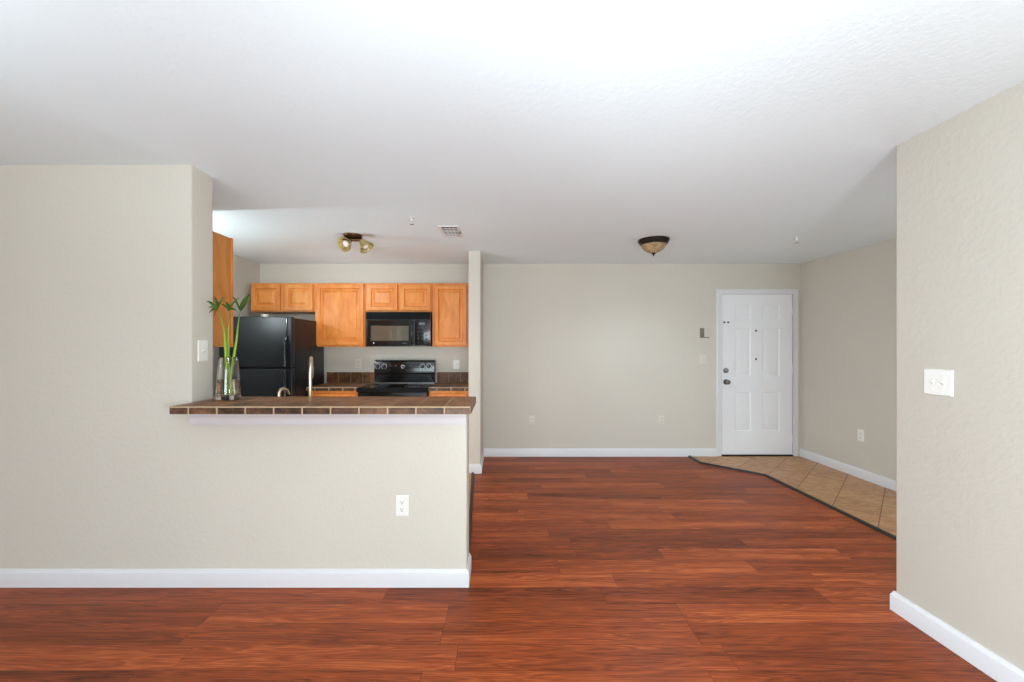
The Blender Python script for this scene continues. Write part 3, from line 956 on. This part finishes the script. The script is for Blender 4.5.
MB().tube([(RX0 + .05, RY0 + .014, .835), (RX0 + .06, RY0 - .03, .838), (RX1 - .06, RY0 - .03, .838), (RX1 - .05, RY0 + .014, .835)], .011, 12).build('door_handle', 'black_plastic', od)
MB().box(RX0 + .16, RX1 - .16, RY0 + .009, RY0 + .014, .38, .70, .002).build('door_window', 'black_glass', od)
MB().box(RX0 + .006, RX1 - .006, RY0 + .014, RY0 + .046, .05, .205, .006).build('drawer', 'black_gloss', rg)

# ------------------------------------------------------------------ ceiling fixtures
DXc, DYc = 1.500, 4.03
dl = thing('ceiling_light', 'dark-rimmed dome light with amber glass on the ceiling near the entry', 'ceiling light', (DXc, DYc, CEIL))
MB().lathe([(.001, 0), (.146, 0), (.148, -.010), (.144, -.020), (.136, -.034), (.126, -.050), (.118, -.052), (.116, -.04)], (DXc, DYc, CEIL), (0, 0, 1), 48).build('rim', 'bronze', dl)
MB().lathe([(.122, -.044), (.118, -.058), (.106, -.080), (.087, -.101), (.060, -.119), (.030, -.130), (.001, -.133)], (DXc, DYc, CEIL), (0, 0, 1), 48).build('bowl', 'alabaster', dl)
MB().lathe([(.001, -.164), (.004, -.159), (.009, -.150), (.010, -.144), (.019, -.139), (.021, -.133), (.019, -.128), (.001, -.127)], (DXc, DYc, CEIL), (0, 0, 1), 20).build('finial', 'bronze', dl)

KX, KY = -1.395, 3.86
kl = thing('ceiling_light', 'antique brass spotlight fixture with bell shades on the kitchen ceiling', 'ceiling light', (KX, KY, CEIL))
MB().lathe([(.001, -.030), (.045, -.030), (.075, -.026), (.085, -.014), (.088, 0), (.001, 0)], (KX, KY, CEIL), (0, 0, 1), 32).build('base_plate', 'antique', kl)
bar_ = MB().tube([(KX - .105, KY - .03, CEIL - .035), (KX - .04, KY, CEIL - .045), (KX + .04, KY, CEIL - .045), (KX + .09, KY + .01, CEIL - .040)], [.013, .016, .016, .014], 12)
bar_.build('arm', 'antique', kl)
def spot(px_, pz_, yy, d, L=.095, r1=.072):
    c0 = Vector((px_, yy, pz_))
    d = Vector(d).normalized()
    back = c0 - d * L
    sh = MB().lathe([(.016, 0), (.024, .004), (.033, .022), (.045, .045), (.058, .068), (r1 - .004, .086), (r1, L), (r1 - .003, L), (r1 - .010, .084), (.052, .062), (.038, .036), (.022, .016), (.001, .014)],
                    back, d, 28).build('shade', 'shade', kl)
    MB().lathe([(.001, .092), (.014, .090), (.026, .082), (.031, .070), (.026, .052), (.016, .034), (.014, .012)], back, d, 20).build('bulb', 'bulb', sh)
    return back
b1 = spot(KX - .062, CEIL - .100, KY - .05, (-.28, -.80, -.42))
MB().tube([(KX - .085, KY - .02, CEIL - .042), tuple((Vector((KX - .085, KY - .02, CEIL - .042)) + b1) / 2 + Vector((0, 0, .006))), tuple(b1)], .010, 10).build('arm', 'antique', kl)
b2 = spot(KX + .140, CEIL - .128, KY - .02, (.55, -.10, -.72))
MB().tube([(KX + .075, KY + .008, CEIL - .042), tuple((Vector((KX + .075, KY + .008, CEIL - .042)) + b2) / 2 + Vector((.01, 0, .006))), tuple(b2)], .010, 10).build('arm', 'antique', kl)

def sprinkler(x, y, label):
    t = thing('fire_sprinkler', label, 'sprinkler', (x, y, CEIL), 'fire sprinklers on the ceiling')
    MB().lathe([(.001, -.006), (.016, -.006), (.024, -.003), (.026, 0)], (x, y, CEIL), (0, 0, 1), 24).build('escutcheon', 'pipe_white', t)
    fb = MB().lathe([(.001, -.030), (.010, -.030), (.012, -.006)], (x, y, CEIL), (0, 0, 1), 14)
    fb.tube([(x - .009, y, CEIL - .028), (x - .011, y, CEIL - .042), (x - .003, y, CEIL - .054)], .0025, 8)
    fb.tube([(x + .009, y, CEIL - .028), (x + .011, y, CEIL - .042), (x + .003, y, CEIL - .054)], .0025, 8)
    fb.build('frame', 'pipe_white', t)
    MB().lathe([(.001, -.057), (.016, -.057), (.017, -.054), (.001, -.053)], (x, y, CEIL), (0, 0, 1), 18).build('deflector', 'steel', t)
sprinkler(-.726, 3.34, 'white fire sprinkler on the ceiling between kitchen light and near wall corner')
sprinkler(2.835, 3.93, 'white fire sprinkler on the ceiling in front of the entry door')

vx0, vx1, vy0, vy1 = -.545, -.365, 3.56, 3.92
vt = thing('ceiling_vent', 'white louvred air vent on the kitchen ceiling', 'vent', ((vx0 + vx1) / 2, (vy0 + vy1) / 2, CEIL))
fm = MB()
for a, c, d, e in ((vx0, vx1, vy0, vy0 + .022), (vx0, vx1, vy1 - .028, vy1), (vx0, vx0 + .022, vy0 + .022, vy1 - .028), (vx1 - .022, vx1, vy0 + .022, vy1 - .028)):
    fm.box(a, c, d, e, CEIL - .008, CEIL, .002, 1)
fm.build('frame', 'pipe_white', vt)
MB().box(vx0 + .02, vx1 - .02, vy0 + .020, vy1 - .026, CEIL - .003, CEIL - .001).build('backing', 'vent_dark', vt)
sl = MB()
for i in range(6):
    yy = vy0 + .075 + i * .046
    sl.prism([(yy - .004, CEIL - .0035), (yy - .002, CEIL - .003), (yy + .003, CEIL - .0075), (yy + .001, CEIL - .008)], 'x', vx0 + .02, vx1 - .02)
sl.build('louvre', 'pipe_white', vt)
for xx in (vx0 + .058, vx0 + .090, vx0 + .122):
    MB().box(xx - .0015, xx + .0015, vy0 + .020, vy1 - .026, CEIL - .006, CEIL - .0035).build('crossbar', 'pipe_white', vt)
MB().box(vx1 - .012, vx1 + .004, 3.70, 3.72, CEIL - .030, CEIL - .012, .002).build('lever', 'grey_plastic', vt)

# ------------------------------------------------------------------ vase and lucky bamboo
VX, VY, VZ = (229.2 - 501) / 164, 2.493, BZ1 + .0006
vs_ = thing('glass_vase', 'clear tapered glass vase with water standing on the bar', 'vase', (VX, VY, VZ))
MB().lathe([(.001, 0), (.056, 0), (.064, .003), (.0665, .010), (.0645, .060), (.0585, .150), (.0505, .255), (.0480, .258), (.0465, .254), (.0545, .150), (.0600, .062), (.0605, .034), (.055, .026), (.001, .023)],
           (VX, VY, VZ), (0, 0, 1), 40).build('vessel', 'glass', vs_)
MB().lathe([(.001, .0233), (.0548, .0263), (.0602, .0343), (.0597, .062), (.0562, .125), (.0558, .1255), (.001, .1250)], (VX, VY, VZ), (0, 0, 1), 40).build('water', 'water', vs_)

PX = lambda u: (u - 501) / 164
PZ = lambda v: CAM_Z - (v - 347) / 164

def bezier(pts, n=24):
    """Catmull-Rom through points"""
    P = [Vector(p) for p in pts]
    P = [P[0] * 2 - P[1]] + P + [P[-1] * 2 - P[-2]]
    out = []
    for i in range(1, len(P) - 2):
        for k in range(n):
            u = k / n
            a, b_, c, d = P[i - 1], P[i], P[i + 1], P[i + 2]
            out.append(0.5 * ((2 * b_) + (c - a) * u + (2 * a - 5 * b_ + 4 * c - d) * u * u + (3 * b_ - a - 3 * c + d) * u ** 3))
    out.append(P[-2])
    return out

def leaf_mesh(b0, tip, wid, bow=.012):
    b0, tip = Vector(b0), Vector(tip)
    ax = tip - b0
    L = ax.length
    ax.normalize()
    view = Vector((0.25, -1, .25)).normalized()
    side = ax.cross(view).normalized()
    nrm = side.cross(ax).normalized()
    mb = MB()
    n = 9
    top_, bot_ = [], []
    rings = []
    for i in range(n + 1):
        u = i / n
        c = b0 + ax * L * u + Vector((0, 0, bow * 4 * u * (1 - u))) 
        hw = wid / 2 * max(.04, math.sin(math.pi * min(1, u * .93 + .07) ** .75))
        f = .0035
        rings.append([c - side * hw + nrm * f, c - nrm * .0008, c + side * hw + nrm * f, c + nrm * .0008])
    mb.rings(rings)
    return mb

def stalk(label, path, tuft, tips, r=.0074):
    base = path[0]
    t = thing('bamboo_stalk', label, 'plant', base, 'lucky bamboo stalks in the vase')
    pts = bezier(path, 14)
    z0_, z1_ = pts[0].z, pts[-1].z
    rad = []
    for p in pts:
        u = (p.z - z0_) / (z1_ - z0_)
        rr_ = r if u < .58 else r * max(.42, 1 - (u - .58) * 2.0)
        nd = abs(((u * 9.0 + .3) % 1.0) - .5)
        rad.append(rr_ * (1.0 + (.16 if nd < .06 else 0)))
    MB().tube(pts, rad, 12).build('stem', 'stem', t)
    for tip, wd, mt in tips:
        leaf_mesh(tuft, tip, wd).build('leaf', mt, t)

def pt(u, v, dy=0):
    k = (VY + dy) / 2.5
    return ((u - 501) / 164 * k, VY + dy, CAM_Z - (v - 347) / 164 * k)
zb = VZ + .026
stalk('left bamboo stalk in the vase, its leaves nearest the switch',
      [(VX - .004, VY - .008, zb), pt(226.2, 366, -.012), pt(225.2, 344, -.02), pt(224, 329, -.022), pt(221.2, 319, -.025), pt(217.8, 309.5, -.03)], pt(217.3, 309.5, -.03),
      [(pt(206.3, 301.4, -.02), .016, 'leaf'), (pt(207.6, 308.4, -.06), .014, 'leaf'), (pt(209.3, 313.2, -.02), .017, 'leaf'), (pt(215.0, 296.0, -.05), .016, 'leaf'),
       (pt(224.2, 296.9, -.01), .014, 'leaf'), (pt(218.6, 301, -.07), .018, 'leaf'), (pt(214.6, 316.4, -.05), .010, 'leaf_dry')])
stalk('middle bamboo stalk in the vase, in front of the cabinet side',
      [(VX + .008, VY + .012, zb), pt(228.4, 366, .015), pt(228.3, 344, .012), pt(228.6, 329, .01), pt(229.6, 321, .01), pt(228.8, 310.5, .008)], pt(228.7, 310.5, .008),
      [(pt(226.2, 301.6, -.02), .018, 'leaf'), (pt(239.3, 298.0, .03), .014, 'leaf'), (pt(237.6, 311.8, -.03), .013, 'leaf'), (pt(231.8, 304.5, -.05), .015, 'leaf'), (pt(221.5, 305.0, .05), .010, 'leaf')])
stalk('right bamboo stalk in the vase, leaning with one broad leaf',
      [(VX - .010, VY + .010, zb), pt(232.4, 366, .018), pt(236.2, 342, .024), pt(237.8, 328, .028), pt(239.0, 318, .03), pt(240.2, 310, .03)], pt(240.2, 310.5, .03),
      [(pt(231.8, 295.8, .05), .012, 'leaf'), (pt(251.2, 294.2, .0), .034, 'leaf'), (pt(246.2, 302.2, -.03), .022, 'leaf'), (pt(236.8, 305.5, .07), .012, 'leaf')])

for o in COL.objects:
    if '_o' in o:
        del o['_o']
